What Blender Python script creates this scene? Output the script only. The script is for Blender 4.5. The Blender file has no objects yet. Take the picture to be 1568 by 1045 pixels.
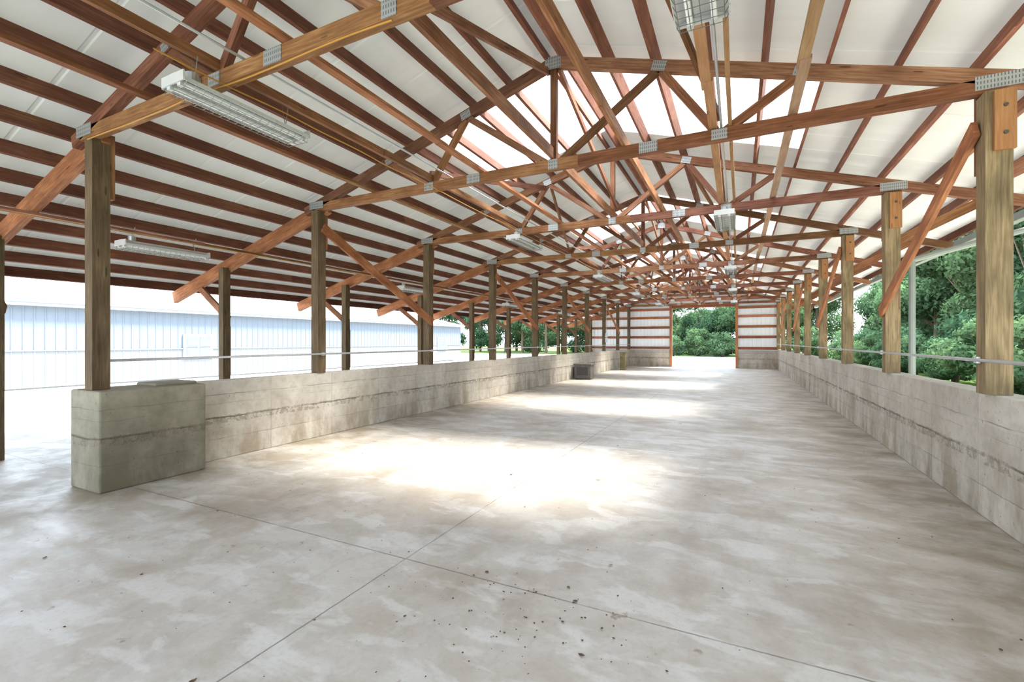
import bpy, math, random
from mathutils import Vector, Matrix
import numpy as np
random.seed(7); np.random.seed(7)
S = bpy.context.scene

# ------------------------------------------------------------------ materials
def newmat(name):
    m = bpy.data.materials.new(name); m.use_nodes = True
    nt = m.node_tree
    for n in list(nt.nodes): nt.nodes.remove(n)
    out = nt.nodes.new('ShaderNodeOutputMaterial')
    return m, nt, out
class G:
    def __init__(s, nt): s.nt = nt
    def n(s, t, **kw):
        nd = s.nt.nodes.new(t)
        for k, v in kw.items(): setattr(nd, k, v)
        return nd
    def l(s, a, b): s.nt.links.new(a, b)
    def val(s, sock, v):
        if hasattr(v, 'is_output') or isinstance(v, bpy.types.NodeSocket): s.l(v, sock)
        else: sock.default_value = v
    def math(s, op, a, b=None, c=None, clamp=False):
        nd = s.n('ShaderNodeMath', operation=op); nd.use_clamp = clamp
        s.val(nd.inputs[0], a)
        if b is not None: s.val(nd.inputs[1], b)
        if c is not None: s.val(nd.inputs[2], c)
        return nd.outputs[0]
    def noise(s, vec, scale, detail=4, rough=0.55, dist=0.0):
        nd = s.n('ShaderNodeTexNoise'); s.l(vec, nd.inputs['Vector'])
        nd.inputs['Scale'].default_value = scale; nd.inputs['Detail'].default_value = detail
        nd.inputs['Roughness'].default_value = rough; nd.inputs['Distortion'].default_value = dist
        return nd.outputs['Fac']
    def mapping(s, vec, scale=(1,1,1), loc=(0,0,0), rot=(0,0,0)):
        nd = s.n('ShaderNodeMapping'); s.l(vec, nd.inputs['Vector'])
        nd.inputs['Scale'].default_value = scale; nd.inputs['Location'].default_value = loc
        nd.inputs['Rotation'].default_value = rot
        return nd.outputs[0]
    def ramp(s, fac, stops):
        nd = s.n('ShaderNodeValToRGB'); s.l(fac, nd.inputs[0])
        e = nd.color_ramp.elements
        while len(e) < len(stops): e.new(0.5)
        for i, (p, c) in enumerate(stops):
            e[i].position = p
            e[i].color = (c, c, c, 1) if not hasattr(c, '__len__') else (*c, 1)
        return nd.outputs[0]
    def mix(s, fac, a, b, blend='MIX'):
        nd = s.n('ShaderNodeMix', data_type='RGBA', blend_type=blend)
        s.val(nd.inputs[0], fac)
        for i, v in ((6, a), (7, b)):
            if isinstance(v, bpy.types.NodeSocket): s.l(v, nd.inputs[i])
            else: nd.inputs[i].default_value = (*v, 1)
        return nd.outputs[2]
    def bump(s, h, strength=0.3, dist=0.01):
        nd = s.n('ShaderNodeBump'); s.l(h, nd.inputs['Height'])
        nd.inputs['Strength'].default_value = strength; nd.inputs['Distance'].default_value = dist
        return nd.outputs[0]
    def bsdf(s, out, col, rough=0.7, metal=0.0, normal=None, spec=0.3):
        b = s.n('ShaderNodeBsdfPrincipled')
        s.val(b.inputs['Base Color'], col if isinstance(col, bpy.types.NodeSocket) else (*col, 1))
        s.val(b.inputs['Roughness'], rough); b.inputs['Metallic'].default_value = metal
        b.inputs['Specular IOR Level'].default_value = spec
        if normal is not None: s.l(normal, b.inputs['Normal'])
        if out is not None: s.l(b.outputs[0], out.inputs[0])
        return b

def wood(name, dark, mid, light):
    m, nt, out = newmat(name); g = G(nt)
    uv = g.n('ShaderNodeUVMap').outputs[0]
    v1 = g.mapping(uv, (0.9, 16, 1)); n1 = g.noise(v1, 3.0, 6, 0.6, 0.6)
    n2 = g.noise(g.mapping(uv, (1.1, 2.5, 1)), 1.6, 3)
    f = g.math('ADD', g.math('MULTIPLY', n1, 0.55), g.math('MULTIPLY', n2, 0.45))
    col = g.ramp(f, [(0.3, dark), (0.5, mid), (0.68, light)])
    vo = g.n('ShaderNodeTexVoronoi'); g.l(g.mapping(uv, (1.6, 9, 1)), vo.inputs['Vector']); vo.inputs['Scale'].default_value = 1.0
    knot = g.math('LESS_THAN', vo.outputs['Distance'], 0.09)
    col = g.mix(g.math('MULTIPLY', knot, 0.6), col, tuple(c*0.35 for c in dark))
    at = g.n('ShaderNodeAttribute'); at.attribute_name = 'tint'
    col = g.mix(1.0, col, at.outputs['Color'], 'MULTIPLY')
    g.bsdf(out, col, 0.75, 0, g.bump(n1, 0.25, 0.004), 0.2)
    return m
M_TRUSS = wood('truss_wood', (0.09,0.038,0.018), (0.215,0.093,0.045), (0.38,0.19,0.10))
M_PURLIN = wood('purlin_wood', (0.085,0.034,0.022), (0.165,0.068,0.042), (0.27,0.125,0.075))
M_LIGHTW = wood('pale_lumber', (0.30,0.18,0.09), (0.44,0.28,0.155), (0.56,0.39,0.23))
M_POST = wood('treated_post_wood', (0.085,0.064,0.038), (0.19,0.145,0.085), (0.35,0.27,0.165))
M_RED = wood('girt_red_wood', (0.24,0.075,0.037), (0.34,0.13,0.068), (0.44,0.20,0.11))

def metal_plate():
    m, nt, out = newmat('galvanised_plate'); g = G(nt)
    uv = g.n('ShaderNodeUVMap').outputs[0]
    sx = g.n('ShaderNodeSeparateXYZ'); g.l(uv, sx.inputs[0])
    a = g.math('GREATER_THAN', g.math('FRACT', g.math('MULTIPLY', sx.outputs[0], 42.0)), 0.62)
    b = g.math('GREATER_THAN', g.math('FRACT', g.math('MULTIPLY', sx.outputs[1], 22.0)), 0.4)
    f = g.math('MULTIPLY', a, b)
    col = g.mix(f, (0.40,0.42,0.42), (0.16,0.15,0.14))
    g.bsdf(out, col, 0.5, 0.5, None, 0.5)
    return m
M_PLATE = metal_plate()

def simple(name, col, rough=0.6, metal=0.0, var=0.12, scale=6, spec=0.3):
    m, nt, out = newmat(name); g = G(nt)
    tc = g.n('ShaderNodeTexCoord').outputs['Object']
    n = g.noise(tc, scale, 4)
    c = g.mix(n, tuple(x*(1-var) for x in col), tuple(min(1, x*(1+var)) for x in col))
    g.bsdf(out, c, rough, metal, None, spec)
    return m
M_STEEL = simple('galvanised_pipe', (0.50,0.52,0.54), 0.35, 0.6)
M_WHITE = simple('white_enamel', (0.58,0.59,0.58), 0.35)
M_GUTTER = simple('painted_gutter', (0.27,0.30,0.27), 0.4)
M_TUBE = simple('fluorescent_tube_glass', (0.92,0.94,0.94), 0.2, 0, 0.03)
M_WIRE = simple('guard_wire', (0.20,0.20,0.18), 0.4, 0.7)
M_CABLE = simple('orange_cable', (0.50,0.25,0.04), 0.5)
M_DARK = simple('dark_metal', (0.07,0.07,0.07), 0.5)
M_GLASSD = simple('window_glass', (0.14,0.175,0.215), 0.1, 0, 0.2)
M_TRIM = simple('window_trim', (0.40,0.42,0.45), 0.5)
M_DARKCONC = simple('dark_block', (0.15,0.14,0.13), 0.9, 0, 0.4)

def concrete_wall(name, base, dk, stain):
    m, nt, out = newmat(name); g = G(nt)
    tc = g.n('ShaderNodeTexCoord').outputs['Object']
    n1 = g.noise(tc, 1.1, 6, 0.6, 0.4); n2 = g.noise(tc, 9, 6, 0.65)
    nst = g.noise(g.mapping(tc, (1.6, 1.6, 0.5)), 1.7, 5, 0.65)
    col = g.mix(g.ramp(n1, [(0.35, 0.0), (0.65, 1.0)]), dk, base)
    col = g.mix(g.math('MULTIPLY', g.ramp(n2, [(0.45, 0.0), (0.75, 1.0)]), 0.35), col, tuple(c*0.5 for c in dk))
    sep = g.n('ShaderNodeSeparateXYZ'); g.l(tc, sep.inputs[0])
    low = g.math('SUBTRACT', 1.1, g.math('MULTIPLY', sep.outputs[2], 1.05), clamp=True)
    col = g.mix(g.math('MULTIPLY', g.math('MULTIPLY', low, g.ramp(nst, [(0.44, 0.0), (0.62, 1.0)])), 0.75), col, stain)
    wob = g.math('MULTIPLY', g.math('SUBTRACT', g.noise(tc, 3, 3), 0.5), 0.05)
    z = g.math('ADD', sep.outputs[2], wob)
    lift = g.math('FLOOR', g.math('DIVIDE', z, 0.30))
    bay = g.math('FLOOR', g.math('DIVIDE', sep.outputs[1], 1.22))
    wn = g.n('ShaderNodeTexWhiteNoise', noise_dimensions='2D')
    cmb = g.n('ShaderNodeCombineXYZ'); g.l(lift, cmb.inputs[0]); g.l(bay, cmb.inputs[1]); g.l(cmb.outputs[0], wn.inputs['Vector'])
    tone = g.math('ADD', g.math('MULTIPLY', wn.outputs['Value'], 0.16), 0.9)
    tc3 = g.n('ShaderNodeCombineXYZ'); [g.l(tone, tc3.inputs[i]) for i in range(3)]
    col = g.mix(1.0, col, tc3.outputs[0], 'MULTIPLY')
    ln = None
    for zz, wd, k in ((0.60,0.011,1.0),(0.30,0.005,0.6),(0.80,0.004,0.4),(0.93,0.006,0.7)):
        a = g.math('MULTIPLY', g.math('LESS_THAN', g.math('ABSOLUTE', g.math('SUBTRACT', z, zz)), wd), k)
        ln = a if ln is None else g.math('MAXIMUM', ln, a)
    ly = g.math('LESS_THAN', g.math('FRACT', g.math('DIVIDE', sep.outputs[1], 1.22)), 0.007)
    ln = g.math('MAXIMUM', ln, g.math('MULTIPLY', ly, 0.7))
    brk = g.ramp(g.noise(tc, 1.8, 2), [(0.4, 0.2), (0.55, 1.0)])
    ln = g.math('MULTIPLY', ln, brk)
    ho = g.ramp(g.noise(tc, 30, 2), [(0.70, 0.0), (0.76, 1.0)])
    col = g.mix(g.math('MULTIPLY', ho, 0.45), col, (0.11,0.095,0.075))
    hc = g.math('MULTIPLY', g.math('LESS_THAN', g.math('ABSOLUTE', g.math('SUBTRACT', z, 0.57)), 0.055), g.ramp(g.noise(tc, 12, 4, 0.7), [(0.48,0.0),(0.58,1.0)]))
    col = g.mix(g.math('MULTIPLY', hc, 0.45), col, (0.17,0.14,0.10))
    col = g.mix(g.math('MULTIPLY', ln, 0.7), col, (0.10,0.08,0.06))
    h = g.math('SUBTRACT', n2, g.math('ADD', g.math('MULTIPLY', ln, 1.5), g.math('ADD', ho, hc)))
    g.bsdf(out, col, 0.88, 0, g.bump(h, 0.55, 0.02), 0.2)
    return m
M_CW = concrete_wall('cast_concrete_wall', (0.60,0.565,0.495), (0.44,0.40,0.335), (0.27,0.215,0.15))
M_CB = concrete_wall('weathered_concrete_block', (0.31,0.285,0.215), (0.185,0.168,0.12), (0.125,0.115,0.07))

def floor_mat():
    m, nt, out = newmat('stained_concrete_slab'); g = G(nt)
    tc = g.n('ShaderNodeTexCoord').outputs['Object']
    sep = g.n('ShaderNodeSeparateXYZ'); g.l(tc, sep.inputs[0])
    big = g.noise(tc, 0.35, 4, 0.6, 0.3)
    med = g.noise(g.mapping(tc, (1.0, 1.4, 1), rot=(0,0,0.5)), 1.3, 7, 0.66, 0.25)
    pat = g.noise(g.mapping(tc, (0.8, 1.7, 1), (4,7,0), rot=(0,0,-0.25)), 2.1, 6, 0.58, 0.35)
    pat2 = g.noise(g.mapping(tc, (1.5, 0.8, 1), (9,1,0), rot=(0,0,0.3)), 3.2, 5, 0.55, 0.5)
    fine = g.noise(tc, 28, 6, 0.7)
    col = g.mix(g.ramp(big, [(0.35, 0.0), (0.65, 1.0)]), (0.52,0.475,0.42), (0.58,0.56,0.53))
    col = g.mix(g.math('MULTIPLY', g.ramp(med, [(0.44, 0.0), (0.62, 1.0)]), 0.65), col, (0.40,0.345,0.28))
    col = g.mix(g.math('MULTIPLY', g.ramp(pat2, [(0.53, 0.0), (0.60, 1.0)]), 0.28), col, (0.40,0.36,0.31))
    col = g.mix(g.math('MULTIPLY', g.ramp(pat, [(0.52, 0.0), (0.585, 1.0)]), 0.55), col, (0.69,0.68,0.66))
    col = g.mix(g.math('MULTIPLY', g.ramp(fine, [(0.5, 0.0), (0.72, 1.0)]), 0.3), col, (0.30,0.265,0.225))
    near = g.math('SUBTRACT', 1.0, g.math('MULTIPLY', g.math('SUBTRACT', sep.outputs[1], 7.0), 0.06), clamp=True)
    st = g.noise(g.mapping(tc, (0.8, 0.5, 1), (13,2,0)), 0.9, 6, 0.62, 0.1)
    col = g.mix(g.math('MULTIPLY', g.math('MULTIPLY', g.ramp(st, [(0.52, 0.0), (0.68, 1.0)]), 0.62), g.math('ADD', g.math('MULTIPLY', near, 0.6), 0.4)), col, (0.26,0.205,0.145))
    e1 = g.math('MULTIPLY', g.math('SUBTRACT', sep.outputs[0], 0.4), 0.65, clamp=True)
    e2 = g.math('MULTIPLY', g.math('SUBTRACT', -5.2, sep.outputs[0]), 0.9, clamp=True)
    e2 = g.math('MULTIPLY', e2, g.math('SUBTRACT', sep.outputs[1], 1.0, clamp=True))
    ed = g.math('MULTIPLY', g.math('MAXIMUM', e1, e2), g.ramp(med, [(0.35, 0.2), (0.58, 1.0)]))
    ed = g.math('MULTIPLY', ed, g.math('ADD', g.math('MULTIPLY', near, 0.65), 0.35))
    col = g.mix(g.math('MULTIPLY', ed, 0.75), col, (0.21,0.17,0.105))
    fl = g.noise(g.mapping(tc, (1,1,1), (3,9,0)), 4.5, 5, 0.6)
    col = g.mix(g.math('MULTIPLY', g.ramp(fl, [(0.67, 0.0), (0.72, 1.0)]), 0.7), col, (0.18,0.11,0.065))
    wob = g.math('MULTIPLY', g.math('SUBTRACT', g.noise(tc, 14, 3), 0.5), 0.012)
    jx = g.math('LESS_THAN', g.math('ABSOLUTE', g.math('ADD', g.math('ADD', sep.outputs[0], 2.33), wob)), 0.006)
    jx2 = g.math('LESS_THAN', g.math('ABSOLUTE', g.math('ADD', g.math('ADD', sep.outputs[0], 6.9), wob)), 0.008)
    fy = g.math('FRACT', g.math('DIVIDE', g.math('ADD', g.math('SUBTRACT', sep.outputs[1], 2.85-45.0), wob), 4.5))
    jy = g.math('LESS_THAN', g.math('ABSOLUTE', g.math('SUBTRACT', fy, 0.0014)), 0.0014)
    j = g.math('MAXIMUM', jx, g.math('MAXIMUM', jx2, jy))
    j = g.math('MULTIPLY', j, g.ramp(g.noise(tc, 5, 2), [(0.3, 0.35), (0.5, 1.0)]))
    col = g.mix(g.math('MULTIPLY', j, 0.72), col, (0.12,0.10,0.08))
    h = g.math('SUBTRACT', g.math('MULTIPLY', fine, 0.4), g.math('MULTIPLY', j, 1.0))
    rough = g.math('ADD', g.math('MULTIPLY', med, 0.6), 0.18)
    g.bsdf(out, col, rough, 0, g.bump(h, 0.22, 0.01), 0.55)
    return m
M_FLOOR = floor_mat()

def ground_mat():
    m, nt, out = newmat('gravel_and_grass'); g = G(nt)
    tc = g.n('ShaderNodeTexCoord').outputs['Object']
    sep = g.n('ShaderNodeSeparateXYZ'); g.l(tc, sep.inputs[0])
    n1 = g.noise(tc, 0.6, 6); n2 = g.noise(tc, 18, 4)
    grav = g.mix(n2, (0.42,0.40,0.37), (0.58,0.56,0.52))
    gras = g.mix(n1, (0.07,0.14,0.03), (0.18,0.27,0.08))
    e = g.math('ADD', g.math('SUBTRACT', sep.outputs[0], 5.5), g.math('MULTIPLY', g.math('SUBTRACT', n1, 0.5), 3.0))
    f = g.math('MULTIPLY', e, 1.0, clamp=True)
    far = g.math('MULTIPLY', g.math('SUBTRACT', sep.outputs[1], 56.0), 0.6, clamp=True)
    f = g.math('MAXIMUM', f, far)
    g.bsdf(out, g.mix(f, grav, gras), 0.95, 0, g.bump(n2, 0.4, 0.03), 0.1)
    return m
M_GROUND = ground_mat()

def roof_mat(name, col, transl, transp=0.0):
    m, nt, out = newmat(name); g = G(nt)
    tc = g.n('ShaderNodeTexCoord').outputs['Object']
    n = g.noise(g.mapping(tc, (0.5, 2.0, 0.5)), 2.0, 5)
    c = g.mix(n, tuple(x*0.82 for x in col), col)
    d = g.bsdf(None, c, 0.6, 0, None, 0.2)
    t = g.n('ShaderNodeBsdfTranslucent'); g.l(c, t.inputs[0])
    mx = g.n('ShaderNodeMixShader'); mx.inputs[0].default_value = transl
    g.l(d.outputs[0], mx.inputs[1]); g.l(t.outputs[0], mx.inputs[2])
    if transp > 0:
        tr = g.n('ShaderNodeBsdfTransparent')
        m2 = g.n('ShaderNodeMixShader'); m2.inputs[0].default_value = transp
        g.l(mx.outputs[0], m2.inputs[1]); g.l(tr.outputs[0], m2.inputs[2]); g.l(m2.outputs[0], out.inputs[0])
    else: g.l(mx.outputs[0], out.inputs[0])
    return m
M_ROOF = roof_mat('white_roof_sheet', (0.72,0.735,0.69), 0.02)
M_SKYL = roof_mat('translucent_skylight_sheet', (0.95,0.96,0.95), 0.7, 0.6)
M_SIDING = roof_mat('white_siding_sheet', (0.74,0.76,0.78), 0.05)

def siding(name,a,b):
    m, nt, out = newmat(name); g = G(nt)
    tc = g.n('ShaderNodeTexCoord').outputs['Object']
    n = g.noise(tc, 1.2, 4)
    g.bsdf(out, g.mix(n,a,b), 0.55, 0, None, 0.15)
    return m
M_BLUE = siding('blue_grey_siding',(0.15,0.182,0.222),(0.172,0.205,0.248))
M_PALE = siding('pale_siding',(0.20,0.22,0.24),(0.23,0.25,0.265))

def leaf_mat():
    m, nt, out = newmat('leaf_green'); g = G(nt)
    at = g.n('ShaderNodeAttribute'); at.attribute_name = 'tint'
    oi = g.n('ShaderNodeObjectInfo')
    c = g.mix(oi.outputs['Random'], (0.075,0.15,0.085), (0.135,0.215,0.105))
    c = g.mix(1.0, c, at.outputs['Color'], 'MULTIPLY')
    d = g.n('ShaderNodeBsdfDiffuse'); g.l(c, d.inputs[0])
    t = g.n('ShaderNodeBsdfTranslucent'); g.l(c, t.inputs[0])
    mx = g.n('ShaderNodeMixShader'); mx.inputs[0].default_value = 0.38
    g.l(d.outputs[0], mx.inputs[1]); g.l(t.outputs[0], mx.inputs[2]); g.l(mx.outputs[0], out.inputs[0])
    return m
M_LEAF = leaf_mat()
M_BARK = simple('bark', (0.16,0.12,0.085), 0.9, 0, 0.4, 8)

# ------------------------------------------------------------------ mesh builder
class MB:
    def __init__(s): s.v=[]; s.f=[]; s.uv=[]; s.t=[]; s.m=[]; s.mats=[]
    def mi(s, mat):
        if mat not in s.mats: s.mats.append(mat)
        return s.mats.index(mat)
    def beam(s, p0, p1, w, h, mat, up=(0,0,1), tint=None):
        p0=Vector(p0); p1=Vector(p1); ax=(p1-p0); L=ax.length; ax.normalize()
        up=Vector(up)
        if abs(ax.dot(up))>0.98: up=Vector((0,1,0)) if abs(ax.y)<0.9 else Vector((1,0,0))
        sd=ax.cross(up).normalized(); u2=sd.cross(ax).normalized()
        b=len(s.v); loc=[]
        for l in (0,L):
            for a,c in ((-1,-1),(1,-1),(1,1),(-1,1)):
                s.v.append(tuple(p0+ax*l+sd*(a*w/2)+u2*(c*h/2))); loc.append((l,a*w/2,c*h/2))
        fs=[(0,3,2,1),(4,5,6,7),(0,1,5,4),(2,3,7,6),(1,2,6,5),(3,0,4,7)]
        kind=['e','e','s','s','t','t']
        if tint is None:
            k=random.uniform(0.62,1.3); tint=(k,k*random.uniform(0.90,1.12),k*random.uniform(0.85,1.25))
        off=random.uniform(0,50)
        i=s.mi(mat)
        for f,k in zip(fs,kind):
            s.f.append(tuple(b+j for j in f)); s.m.append(i)
            for j in f:
                l,a,c=loc[j]
                if k=='e': s.uv.append((a*0.2+off,c+off))
                elif k=='s': s.uv.append((l+off,a+off))
                else: s.uv.append((l+off,c+off+3))
                s.t.append((*tint,1))
    def box(s, c, size, mat, tint=None):
        c=Vector(c); x,y,z=size
        s.beam((c.x-x/2,c.y,c.z),(c.x+x/2,c.y,c.z),y,z,mat,tint=tint)
    def cyl(s, p0, p1, r, mat, n=8, r2=None, tint=(1,1,1)):
        p0=Vector(p0); p1=Vector(p1); ax=(p1-p0).normalized()
        up=Vector((0,0,1)) if abs(ax.z)<0.9 else Vector((1,0,0))
        sd=ax.cross(up).normalized(); u2=sd.cross(ax); b=len(s.v); r2=r if r2 is None else r2
        for p,rr in ((p0,r),(p1,r2)):
            for k in range(n):
                a=2*math.pi*k/n; s.v.append(tuple(p+sd*math.cos(a)*rr+u2*math.sin(a)*rr))
        i=s.mi(mat)
        def add(f):
            s.f.append(f); s.m.append(i)
            for q,_ in enumerate(f): s.uv.append((q*0.1,0)); s.t.append((*tint,1))
        for k in range(n): add((b+k,b+(k+1)%n,b+n+(k+1)%n,b+n+k))
        add(tuple(b+k for k in range(n-1,-1,-1))); add(tuple(b+n+k for k in range(n)))
    def quad(s, vs, mat, tint=(1,1,1)):
        b=len(s.v); s.v += [tuple(v) for v in vs]; s.f.append(tuple(range(b,b+len(vs)))); s.m.append(s.mi(mat))
        for k in range(len(vs)): s.uv.append(((k in (1,2))*1.0,(k>1)*1.0)); s.t.append((*tint,1))
    def mesh(s, name):
        me=bpy.data.meshes.new(name); me.from_pydata(s.v,[],s.f)
        for m in s.mats: me.materials.append(m)
        me.polygons.foreach_set('material_index', s.m)
        uvl=me.uv_layers.new(name='UVMap'); uvl.data.foreach_set('uv', np.array(s.uv,dtype=np.float32).ravel())
        ca=me.color_attributes.new('tint','FLOAT_COLOR','CORNER'); ca.data.foreach_set('color', np.array(s.t,dtype=np.float32).ravel())
        me.update(); return me
    def obj(s, name, bevel=0):
        o=bpy.data.objects.new(name, s.mesh(name)); S.collection.objects.link(o)
        if bevel:
            b=o.modifiers.new('bevel','BEVEL'); b.width=bevel; b.segments=2; b.limit_method='ANGLE'
        return o
def inst(name, me, loc, rz=0, sc=1):
    o=bpy.data.objects.new(name, me); S.collection.objects.link(o)
    o.location=loc; o.rotation_euler=(0,0,rz); o.scale=(sc,sc,sc) if not hasattr(sc,'__len__') else sc
    return o

# ------------------------------------------------------------------ layout
BAY=3.25; YA=2.62
YS=[YA+BAY*k for k in range(-1,10)]       # truss lines
RX=-2.25; RZ=5.48; SL=0.30
XL=-6.75; XR=2.15; XO=-9.46; EL=-11.4; ER=3.9
def zc(x): return RZ-SL*abs(x-RX)
YEND=YS[-1]
WL=1.13; WR=1.20; Y0=-5.0; Y1=YEND+0.7

# floor and ground
mb=MB(); mb.box(((-11.9+2.42)/2,(Y0-1+YEND+1)/2,-0.1),(2.42+11.9,YEND+2-Y0,0.2),M_FLOOR); mb.obj('floor')
mb=MB(); mb.quad([(-90,-60,-0.06),(90,-60,-0.06),(90,140,-0.06),(-90,140,-0.06)],M_GROUND); mb.obj('ground')

# concrete walls
mb=MB(); mb.box((-6.80,(3.7+YEND)/2,WL/2),(0.24,YEND-3.7,WL),M_CW); mb.obj('wall_left',0.012)
mb=MB(); mb.box((2.24,(Y0+YEND)/2,WR/2),(0.24,YEND-Y0,WR),M_CW); mb.obj('wall_right',0.012)
mb=MB(); mb.box((-6.675,3.12,WL/2+0.003),(0.67,1.14,WL+0.006),M_CB)
mb.box((-6.72,3.42,WL+0.02),(0.44,0.50,0.045),M_CB)
mb.obj('concrete_end_block',0.02)

# ------------------------------------------------------------------ trusses
def truss(y, leanto=True):
    mb=MB(); T=0.09; D=0.14; zb=4.09
    mb.beam((XL-0.1,y,zb),(-1.9,y,zb),T,D,M_TRUSS); mb.beam((-1.9,y,zb),(XR+0.12,y,zb),T,D,M_TRUSS)
    mb.beam((XL-0.3,y,zc(XL-0.3)),(RX,y,RZ),T,D,M_TRUSS)
    mb.beam((RX,y,RZ),(ER,y,zc(ER)),T,D,M_TRUSS)
    def web(x0,z0,x1,z1): mb.beam((x0,y,z0),(x1,y,z1),0.09,0.065,M_TRUSS,up=(0,1,0))
    web(RX,zb,RX,RZ)
    for s in (-1,1):
        xt=RX+s*1.38; xb=RX+s*2.05; xt2=RX+s*2.85
        web(RX+s*0.05,zb,xt,zc(xt)-0.03); web(xt,zc(xt)-0.03,xb,zb); web(xb,zb,xt2,zc(xt2)-0.03)
    def plate(x,z,wx,wz,rot=0):
        for sy in (-1,1):
            a=Vector((math.cos(rot),0,math.sin(rot)))*wx/2
            c=Vector((x,y+sy*(T/2+0.004),z))
            mb.beam(c-a,c+a,0.006,wz,M_PLATE,tint=(1,1,1))
    sl=math.atan(SL)
    plate(RX,RZ-0.02,0.22,0.17)
    for s in (-1,1):
        plate(RX+s*1.38,zc(RX+1.38)-0.01,0.17,0.12,-s*sl); plate(RX+s*2.05,zb,0.17,0.12)
        plate(RX+s*2.85,zc(RX+2.85)-0.01,0.13,0.10,-s*sl); plate(RX+s*1.25,zb,0.22,0.13)
    plate(RX,zb,0.14,0.13)
    plate(XR+0.02,zb+0.03,0.34,0.13); plate(XL,zb+0.03,0.34,0.13)
    if leanto:
        mb.beam((XL+0.15,y+0.09,zc(XL+0.15)-0.06),(EL,y+0.09,zc(EL)-0.06),0.085,0.25,M_TRUSS,tint=(1.5,1.38,1.25))  # bright tint paints the warm light on the lean-to rafter into its colour
        mb.beam((XO,y+0.09,2.15),(XO-1.05,y+0.09,zc(XO-1.05)-0.12),0.05,0.13,M_TRUSS)
    mb.beam((XR+0.05,y+0.07,3.25),(XR+1.1,y+0.07,zc(XR+1.1)-0.05),0.045,0.14,M_TRUSS)
    return mb.obj('roof_truss')
for y in YS: truss(y)

# posts
def post_mesh(kind, seed):
    random.seed(seed)
    mb=MB()
    if kind=='L':
        mb.beam((0,0,WL+0.002),(0,0,4.02),0.17,0.17,M_POST,up=(0,1,0),tint=(0.68,0.62,0.58))  # dark tint paints the backlit shade of the left posts into the wood
        mb.beam((0.0,0.11,3.35),(0.0,0.11,4.10),0.16,0.045,M_TRUSS,up=(0,1,0))
    elif kind=='R':
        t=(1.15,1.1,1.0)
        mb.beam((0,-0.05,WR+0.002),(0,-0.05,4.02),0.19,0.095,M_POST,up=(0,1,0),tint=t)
        mb.beam((0.004,0.05,WR+0.002),(0.004,0.05,4.02),0.19,0.10,M_POST,up=(0,1,0),tint=t)
        mb.beam((0.03,-0.117,3.45),(0.03,-0.117,4.0),0.15,0.035,M_LIGHTW,up=(0,1,0),tint=(.8,.6,.45))
        for z in (3.6,3.85): mb.cyl((0.03,-0.15,z),(0.03,-0.133,z),0.016,M_DARK)
        mb.beam((0,0.125,3.3),(0,0.125,4.25),0.18,0.045,M_TRUSS,up=(0,1,0))
    else:
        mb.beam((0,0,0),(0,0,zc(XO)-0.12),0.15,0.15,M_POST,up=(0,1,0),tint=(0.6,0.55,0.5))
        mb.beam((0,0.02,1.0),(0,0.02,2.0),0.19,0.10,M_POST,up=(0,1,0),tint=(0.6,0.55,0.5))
    return mb.mesh('timber_post_'+kind)
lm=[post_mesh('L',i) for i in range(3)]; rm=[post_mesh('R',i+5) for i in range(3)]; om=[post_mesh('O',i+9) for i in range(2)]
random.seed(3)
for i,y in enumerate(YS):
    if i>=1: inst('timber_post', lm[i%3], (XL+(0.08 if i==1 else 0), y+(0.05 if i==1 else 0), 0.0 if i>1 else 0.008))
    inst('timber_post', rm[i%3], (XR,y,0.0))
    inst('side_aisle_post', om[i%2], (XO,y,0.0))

# long diagonal braces
for i in range(2,10,2):
    if i+1>=len(YS): break
    a,b=YS[i],YS[i+1]
    for X in (XL+0.11,XR-0.13):
        mb=MB(); mb.beam((X,a+0.0,3.72),(X,b+0.02,2.15),0.045,0.17,M_TRUSS,tint=(1.5,1.35,1.2)); mb.obj('diagonal_brace')

# purlins
mb=MB()
ths=0.07/math.cos(math.atan(SL))
PD=0.18
def purlin(x):
    z=zc(x)+ths+PD/2+0.005
    y=Y0
    while y<Y1-0.1:
        yn=min(Y1,y+BAY*2)
        s=1 if x>RX else -1
        k=random.uniform(0.8,1.3)*(1.25 if x>RX else 1.0)
        mb.beam((x,y,z),(x,yn,z),0.042,PD,M_PURLIN,up=(s*SL,0,1),tint=(k,k*.97,k*.97)); y=yn
k=0
while RX-0.12-0.6*k>EL: purlin(RX-0.12-0.6*k); k+=1
k=0
while RX+0.12+0.6*k<ER: purlin(RX+0.12+0.6*k); k+=1
purlin(EL+0.03); purlin(ER-0.03)
mb.obj('roof_purlins')

# bottom chord runners
mb=MB()
def runner(x,z,w,h,mat,y0=Y0,y1=YEND,tint=None):
    y=y0
    while y<y1-0.05:
        yn=min(y1,y+BAY*1.5); mb.beam((x+random.uniform(-.02,.02),y,z),(x+random.uniform(-.02,.02),yn+0.15,z+random.uniform(.001,.006)),w,h,mat,tint=tint); y=yn
runner(RX+0.0,4.235,0.045,0.14,M_TRUSS,tint=(1.1,1.1,1.1))
runner(-1.30,4.235,0.045,0.14,M_TRUSS,tint=(1.4,1.4,1.3))
runner(-0.28,4.185,0.09,0.04,M_LIGHTW,tint=(.85,.7,.6)); runner(-0.08,4.21,0.04,0.09,M_LIGHTW,tint=(.7,.6,.5))
runner(0.52,4.185,0.09,0.04,M_LIGHTW)
runner(-3.35,4.185,0.09,0.04,M_TRUSS,tint=(1.5,1.4,1.3)); runner(-4.25,4.21,0.045,0.09,M_TRUSS)
runner(-5.4,4.185,0.09,0.04,M_TRUSS)
runner(-8.5,3.405,0.09,0.04,M_TRUSS)
mb.obj('truss_runner_boards')
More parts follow.
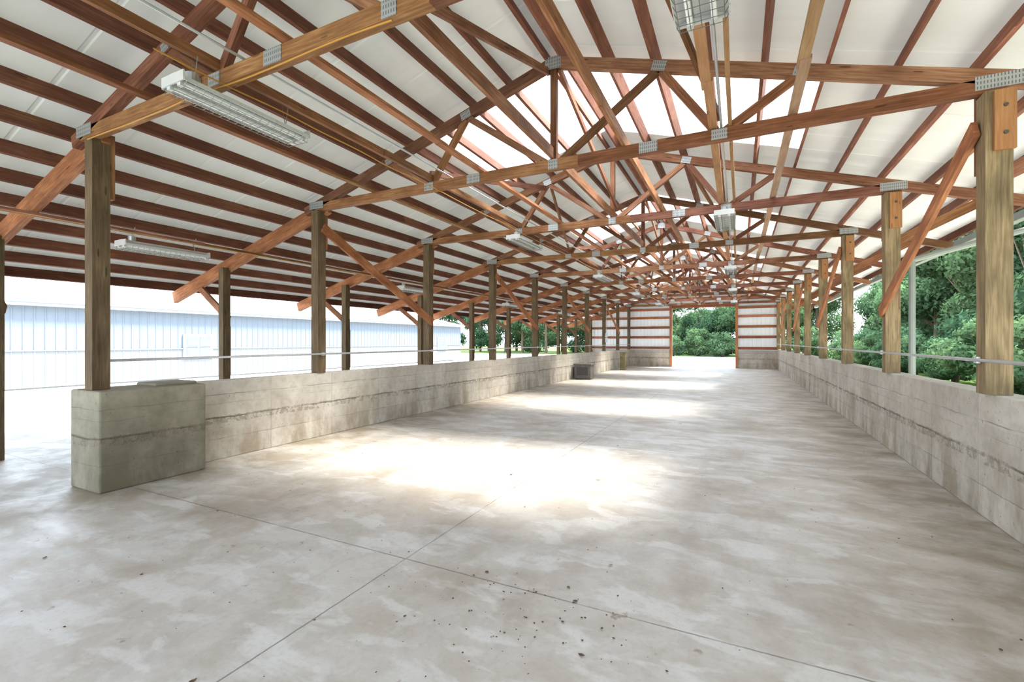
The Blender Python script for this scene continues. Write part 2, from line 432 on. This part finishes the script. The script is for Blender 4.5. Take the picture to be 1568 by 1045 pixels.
for i in range(0,len(YS)-1):
    a,b=YS[i],YS[i+1]
    mb=MB()
    if i%2==1:
        mb.beam((RX-0.08,a,4.35),(RX-0.08,b,5.38),0.04,0.09,M_TRUSS)
        mb.beam((RX+1.42,a,zc(RX+1.42)-0.1),(RX+2.05,b,4.3),0.04,0.09,M_TRUSS)
        if i>1: mb.beam((RX-1.32,a,zc(RX+1.32)-0.1),(RX-2.05,b,4.3),0.04,0.09,M_TRUSS)
    else:
        mb.beam((RX+0.08,a,5.38),(RX+0.08,b,4.35),0.04,0.09,M_TRUSS)
        mb.beam((RX-1.42,b,zc(RX+1.42)-0.1),(RX-2.05,a,4.3),0.04,0.09,M_TRUSS)
    mb.obj('sway_brace')

# ------------------------------------------------------------------ roof sheets
def ribbed(mb, x0, x1, y0, y1, mat, step=0.91):
    zo=ths+PD+0.008
    def P(x,y,h): return (x,y,zc(x)+zo+h)
    y=y0
    while y<y1-1e-4:
        yn=min(y+step,y1); r=min(0.03,(yn-y)/4)
        pr=[(y,0),(yn-2*r,0),(yn-1.5*r,0.012),(yn-0.5*r,0.012),(yn,0)]
        for (a,ha),(b,hb) in zip(pr[:-1],pr[1:]):
            mb.quad([P(x0,a,ha),P(x1,a,ha),P(x1,b,hb),P(x0,b,hb)],mat)
        y=yn
sky=[(6.3,8.7),(12.9,15.5),(19.3,22.1),(25.6,28.8)]
SX0=-4.6; SX1=0.9
mb=MB(); ms=MB()
edges=[Y0]+[e for p in sky for e in p]+[Y1]
for i in range(len(edges)-1):
    a,b=edges[i],edges[i+1]
    if i%2==0:
        ribbed(mb,EL-0.1,RX,a,b,M_ROOF); ribbed(mb,RX,ER+0.1,a,b,M_ROOF)
    else:
        ribbed(mb,EL-0.1,SX0,a,b,M_ROOF); ribbed(ms,SX0,RX,a,b,M_SKYL,0.3)
        ribbed(ms,RX,SX1,a,b,M_SKYL,0.3); ribbed(mb,SX1,ER+0.1,a,b,M_ROOF)
mb.obj('ceiling'); ms.obj('roof_skylight_panels')

# gutter & downspout on the right eave
mb=MB(); zg=zc(ER)+0.14
mb.box((ER+0.15,(Y0+Y1)/2,zg-0.05),(0.012,Y1-Y0,0.12),M_GUTTER); mb.box((ER+0.21,(Y0+Y1)/2,zg-0.11),(0.12,Y1-Y0,0.01),M_GUTTER)
mb.box((ER+0.27,(Y0+Y1)/2,zg-0.05),(0.012,Y1-Y0,0.12),M_GUTTER)
mb.obj('gutter')
mb=MB()
yd=YS[3]+0.35
pts=[(ER+0.2,yd,zg-0.12),(ER+0.2,yd,zg-0.35),(XR+0.35,yd,3.0),(XR+0.35,yd,0.1),(XR+0.55,yd,0.0)]
for a,b in zip(pts[:-1],pts[1:]): mb.cyl(a,b,0.045,M_GUTTER,10)
mb.obj('downspout')

# rails
mb=MB(); mb.cyl((XL+0.12,YA,1.47),(XL+0.12,YEND,1.47),0.016,M_STEEL,8)
for y in YS[1:]: mb.box((XL+0.112,y,1.47),(0.03,0.06,0.06),M_STEEL)
mb.obj('pipe_rail')
mb=MB(); mb.cyl((XR-0.13,Y0,1.52),(XR-0.13,YEND,1.52),0.016,M_STEEL,8)
for y in YS: mb.box((XR-0.119,y,1.52),(0.03,0.06,0.06),M_STEEL)
mb.obj('pipe_rail')

# ------------------------------------------------------------------ end wall
def vsheet(mb,x0,x1,y,z0,ztop,mat):
    x=x0
    while x<x1-1e-4:
        xn=min(x+0.23,x1)
        pr=[(x,0),(xn-0.05,0),(xn-0.035,0.02),(xn-0.015,0.02),(xn,0)]
        for (a,ha),(b,hb) in zip(pr[:-1],pr[1:]):
            if b>a: mb.quad([(a,y+ha,z0),(b,y+hb,z0),(b,y+hb,ztop(b)),(a,y+ha,ztop(a))],mat)
        x=xn
OX0=-4.02; OX1=-0.10; ye=YEND+0.22
mb=MB()
for a,b in ((-9.4,OX0),(OX1,2.36)):
    mb.box(((a+b)/2,ye-0.02,0.56),(b-a,0.2,1.12),M_CW)
    vsheet(mb,a,b,ye,1.12,lambda x: zc(x)+0.2,M_SIDING)
    for z in (1.25,1.95,2.60,3.25,3.80):
        mb.beam((a,ye-0.06,z),(b,ye-0.06,z),0.05,0.16,M_RED)
vsheet(mb,OX0,OX1,ye,3.95,lambda x: zc(x)+0.2,M_SIDING)
mb.beam((OX0-0.1,ye-0.08,4.0),(OX1+0.1,ye-0.08,4.0),0.06,0.28,M_RED)
mb.beam((-6,ye-0.06,4.45),(1.2,ye-0.06,4.45),0.05,0.16,M_RED)
mb.beam((-4,ye-0.06,4.95),(-.5,ye-0.06,4.95),0.05,0.16,M_RED)
for x in (OX0,OX1): mb.beam((x,ye-0.1,0),(x,ye-0.1,4.1),0.15,0.15,M_RED,up=(0,1,0))
mb.obj('wall_back')

# ------------------------------------------------------------------ fluorescent fixtures
def fixture_mesh():
    mb=MB(); L=1.24
    mb.box((0,0,0.055),(0.10,L,0.05),M_WHITE)
    for s in (-1,1):
        mb.beam((s*0.105,-L/2,0.03),(s*0.105,L/2,0.03),0.13,0.008,M_WHITE,up=(s*0.35,0,1))
        mb.box((s*0.166,0,0.0),(0.006,L,0.035),M_WHITE)
        mb.cyl((s*0.075,-L/2+0.03,-0.012),(s*0.075,L/2-0.03,-0.012),0.019,M_TUBE,10)
        mb.box((0,s*(L/2),0.03),(0.32,0.012,0.085),M_WHITE)
        for e in (-1,1): mb.box((s*0.075,e*(L/2-0.02),-0.01),(0.045,0.03,0.055),M_WHITE)
    r=0.0028
    for i in range(17):
        y=-L/2+0.02+i*(L-0.04)/16
        P=[(-0.17,y,0.0),(-0.14,y,-0.055),(0.14,y,-0.055),(0.17,y,0.0)]
        for a,b in zip(P[:-1],P[1:]): mb.cyl(a,b,r,M_WIRE,4)
    for x in (-0.14,-0.07,0,0.07,0.14): mb.cyl((x,-L/2+0.01,-0.055),(x,L/2-0.01,-0.055),r,M_WIRE,4)
    for y in (-0.45,0.45):
        mb.cyl((0,y,0.08),(0.05,y,0.30),0.004,M_WIRE,4); mb.cyl((0,y,0.08),(-0.05,y,0.30),0.004,M_WIRE,4)
    mb.cyl((0.0,-L/2+0.15,0.08),(0,-L/2+0.15,0.15),0.05,M_STEEL,12)
    return mb.mesh('fluorescent_fixture')
fm=fixture_mesh()
for j in range(5):
    y=2.83+BAY*2*j
    inst('fluorescent_light',fm,(-4.26,y,3.87)); inst('fluorescent_light',fm,(-0.22,y-0.08,3.87))
for j in range(4): inst('fluorescent_light',fm,(-8.5,4.3+BAY*2*j,3.18))

# electrical cables
def cable(pts,r,mat,name='power_cable'):
    cu=bpy.data.curves.new(name,'CURVE'); cu.dimensions='3D'; cu.bevel_depth=r; cu.bevel_resolution=2
    sp=cu.splines.new('NURBS'); sp.points.add(len(pts)-1); sp.use_endpoint_u=True; sp.order_u=3
    for p,q in zip(sp.points,pts): p.co=(*q,1)
    cu.materials.append(mat); o=bpy.data.objects.new(name,cu); S.collection.objects.link(o); return o
for X in (-4.12,):
    cable([(X+random.uniform(-.02,.02),y*1.0,4.0+random.uniform(-.025,.015)) for y in np.arange(2.0,30,0.55)],0.007,M_CABLE)
cable([(-8.45,y,3.37+random.uniform(-.01,.01)) for y in np.arange(0,28,1.0)],0.007,M_CABLE)
cable([(x,2.55,3.99+random.uniform(-.03,.02)) for x in np.arange(-6.6,-2.0,0.4)],0.007,M_CABLE)
mb=MB(); mb.cyl((-4.55,YA-0.05,4.12),(-4.55,YA-0.11,4.12),0.06,M_STEEL,14); mb.cyl((-4.55,YA-0.11,4.12),(-4.55,YA-0.15,4.12),0.04,M_DARK,12)
mb.obj('junction_box')
mb=MB(); mb.cyl((-3.9,Y0,4.18),(-3.9,YEND,4.18),0.012,M_STEEL,6); mb.cyl((-0.18,YA,4.19),(-0.18,YEND,4.19),0.014,M_STEEL,6)
mb.obj('electrical_conduit')

# ------------------------------------------------------------------ loose things by the left wall
mb=MB()
mb.box((-6.2,19.9,0.33),(0.75,0.5,0.62),M_DARKCONC); mb.box((-6.2,19.9,0.66),(0.82,0.56,0.05),M_DARKCONC)
for sx in (-1,1): mb.box((-6.2+sx*0.3,19.9,0.01),(0.08,0.4,0.02),M_DARK)
mb.box((-6.2,19.64,0.36),(0.5,0.02,0.35),M_DARK)
mb.obj('utility_box',0.02)
mb=MB(); mb.box((-6.1,27.2,0.5),(0.3,0.3,1.0),M_POST); mb.box((-6.1,27.2,1.02),(0.36,0.36,0.05),M_POST); mb.obj('post_stub',0.01)  # short brown post stub with a cap
mb=MB()
for z in (1.75,2.02): mb.box((XL+0.14,YS[8],z),(0.08,0.22,0.24),M_STEEL)
mb.cyl((XL+0.14,YS[8],2.1),(XL+0.14,YS[8],4.0),0.012,M_STEEL)
mb.obj('electrical_box')

# leaf litter / grit
mb=MB(); dk=simple('dry_leaf',(0.12,0.08,0.05),0.9,0,0.5,20)
rl=random.Random(5)
for i in range(380):
    if i<110: x=rl.gauss(-1.2,0.5); y=rl.gauss(2.6,0.28)
    else: y=rl.uniform(0.9,9); x=rl.uniform(-5.5,2.0)
    r=rl.uniform(0.003,0.009)*(2.4 if rl.random()<0.05 else 1)
    a=rl.uniform(0,6.28); n=5
    vs=[(x+math.cos(a+k*6.283/n)*r*rl.uniform(.5,1.3),y+math.sin(a+k*6.283/n)*r*rl.uniform(.5,1.3),0.003+rl.uniform(0,r*0.6)) for k in range(n)]
    mb.quad(vs,dk)
mb.obj('leaf_litter')

# ------------------------------------------------------------------ neighbouring metal building
mb=MB(); BX=-23.0
def ysheet(y0,y1,z0,z1,mat,x):
    y=y0
    while y<y1-1e-4:
        yn=min(y+0.3,y1)
        pr=[(y,0),(yn-0.07,0),(yn-0.05,0.025),(yn-0.02,0.025),(yn,0)]
        for (a,ha),(b,hb) in zip(pr[:-1],pr[1:]): mb.quad([(x+ha,a,z0),(x+hb,b,z0),(x+hb,b,z1),(x+ha,a,z1)],mat)
        y=yn
ysheet(-22,36,1.35,3.0,M_BLUE,BX); ysheet(-22,36,0,1.35,M_PALE,BX)
mb.box((BX+0.03,7,1.35),(0.06,58,0.05),M_BLUE); mb.box((BX+0.15,7,3.05),(0.35,58.4,0.16),M_PALE)
mb.quad([(BX+0.35,-22.3,3.1),(BX+0.35,36.3,3.1),(BX-7,36.3,4.6),(BX-7,-22.3,4.6)],M_WHITE)
mb.quad([(BX,36,0),(BX-14,36,0),(BX-14,36,3),(BX-7,36,4.5),(BX,36,3)],M_BLUE)
for yy in (4.0,24.0): mb.box((BX+0.05,yy-4,1.5),(0.08,0.1,3.0),M_PALE)
def win(y):
    mb.box((BX+0.05,y,1.45),(0.08,1.3,1.15),M_TRIM)
    for s in (-1,1): mb.box((BX+0.10,y+s*0.29,1.45),(0.02,0.48,0.95),M_GLASSD)
    mb.box((BX+0.12,y,1.45),(0.02,1.1,0.03),M_TRIM)
for y in (-6,13.0,33): win(y)
mb.obj('metal_building')

# ------------------------------------------------------------------ trees
def tree_mesh(seed,H=11,R=3.6,N=9000,ls=0.24,name='tree'):
    rng=np.random.RandomState(seed)
    mb=MB(); mb.cyl((0,0,-0.1),(0.1,0.05,H*0.55),0.22,M_BARK,8,0.1)
    cl=[]
    for i in range(18):
        a=rng.uniform(0,6.28); zz=rng.uniform(0.08,0.92)*H; rr=R*math.sqrt(max(0.05,1-((zz/H-0.42)/0.62)**2))*rng.uniform(0.3,0.75)
        cl.append((math.cos(a)*rr,math.sin(a)*rr,zz,rng.uniform(0.28,0.45)*R))
        mb.cyl((0,0,min(zz*0.6,H*0.5)),(cl[-1][0],cl[-1][1],zz),0.05,M_BARK,5,0.02)
    C=np.array(cl); idx=rng.randint(0,len(cl),N)
    d=rng.normal(size=(N,3)); d/=np.linalg.norm(d,axis=1)[:,None]
    r=C[idx,3]*rng.uniform(0.55,1.08,N)
    P=C[idx,:3]+d*r[:,None]*np.array([1,1,0.85]); P[:,2]=np.maximum(P[:,2],0.15)
    nrm=d+rng.normal(size=(N,3))*0.6; nrm/=np.linalg.norm(nrm,axis=1)[:,None]
    t=np.cross(nrm,rng.normal(size=(N,3))); t/=np.linalg.norm(t,axis=1)[:,None]; b=np.cross(nrm,t)
    s=(ls*rng.uniform(0.5,1.1,N))[:,None]
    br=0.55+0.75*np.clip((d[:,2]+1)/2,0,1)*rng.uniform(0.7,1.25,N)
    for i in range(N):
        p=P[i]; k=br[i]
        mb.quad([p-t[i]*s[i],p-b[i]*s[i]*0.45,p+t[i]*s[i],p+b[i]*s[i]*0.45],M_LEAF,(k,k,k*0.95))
    return mb.mesh(name)
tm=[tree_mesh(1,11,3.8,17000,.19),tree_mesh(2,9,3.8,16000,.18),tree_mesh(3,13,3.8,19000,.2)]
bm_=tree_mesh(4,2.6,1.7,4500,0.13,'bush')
rnd=random.Random(11)
pos=[]
for y in np.arange(0,62,3.4): pos.append((rnd.uniform(13,15.5),y+rnd.uniform(-1,1)))
for y in np.arange(-2,70,4.0): pos.append((rnd.uniform(18,22),y))
for x in np.arange(-42,12,4.2): pos.append((x,rnd.uniform(62,67)))
for x in np.arange(-40,12,4.6): pos.append((x,rnd.uniform(71,76)))
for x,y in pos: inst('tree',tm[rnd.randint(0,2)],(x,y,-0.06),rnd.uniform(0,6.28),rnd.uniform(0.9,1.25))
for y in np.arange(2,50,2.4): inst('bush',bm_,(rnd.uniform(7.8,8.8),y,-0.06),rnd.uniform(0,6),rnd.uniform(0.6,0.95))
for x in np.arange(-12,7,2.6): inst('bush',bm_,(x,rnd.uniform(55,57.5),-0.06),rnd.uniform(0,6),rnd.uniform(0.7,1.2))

# ------------------------------------------------------------------ light
w=bpy.data.worlds.new('sky'); S.world=w; w.use_nodes=True; nt=w.node_tree; g=G(nt)
bg=nt.nodes['Background']
tc=g.n('ShaderNodeTexCoord'); sp=g.n('ShaderNodeSeparateXYZ'); g.l(tc.outputs['Generated'],sp.inputs[0])
c=g.ramp(g.math('ADD',g.math('MULTIPLY',sp.outputs[2],1.0),0.0,clamp=True),[(0.0,(0.82,0.91,1.0)),(1.0,(0.60,0.77,1.0))])
g.l(c,bg.inputs[0]); bg.inputs[1].default_value=1.7
sd=bpy.data.lights.new('sun','SUN'); sd.energy=7.5; sd.angle=math.radians(17); sd.color=(1.0,0.95,0.87)
so=bpy.data.objects.new('sun',sd); S.collection.objects.link(so)
so.rotation_euler=Vector((-2.2,-2.0,-5)).to_track_quat('-Z','Y').to_euler()

# ------------------------------------------------------------------ camera
cd=bpy.data.cameras.new('camera'); cd.sensor_width=36; cd.lens=705/1568*36; cd.clip_end=400; cd.clip_start=0.05
co=bpy.data.objects.new('camera',cd); S.collection.objects.link(co)
co.location=(0,0,1.7); co.rotation_euler=(math.radians(90),0,math.radians(26.2))
S.camera=co
S.view_settings.view_transform='Standard'; S.view_settings.look='None'; S.view_settings.exposure=1.75
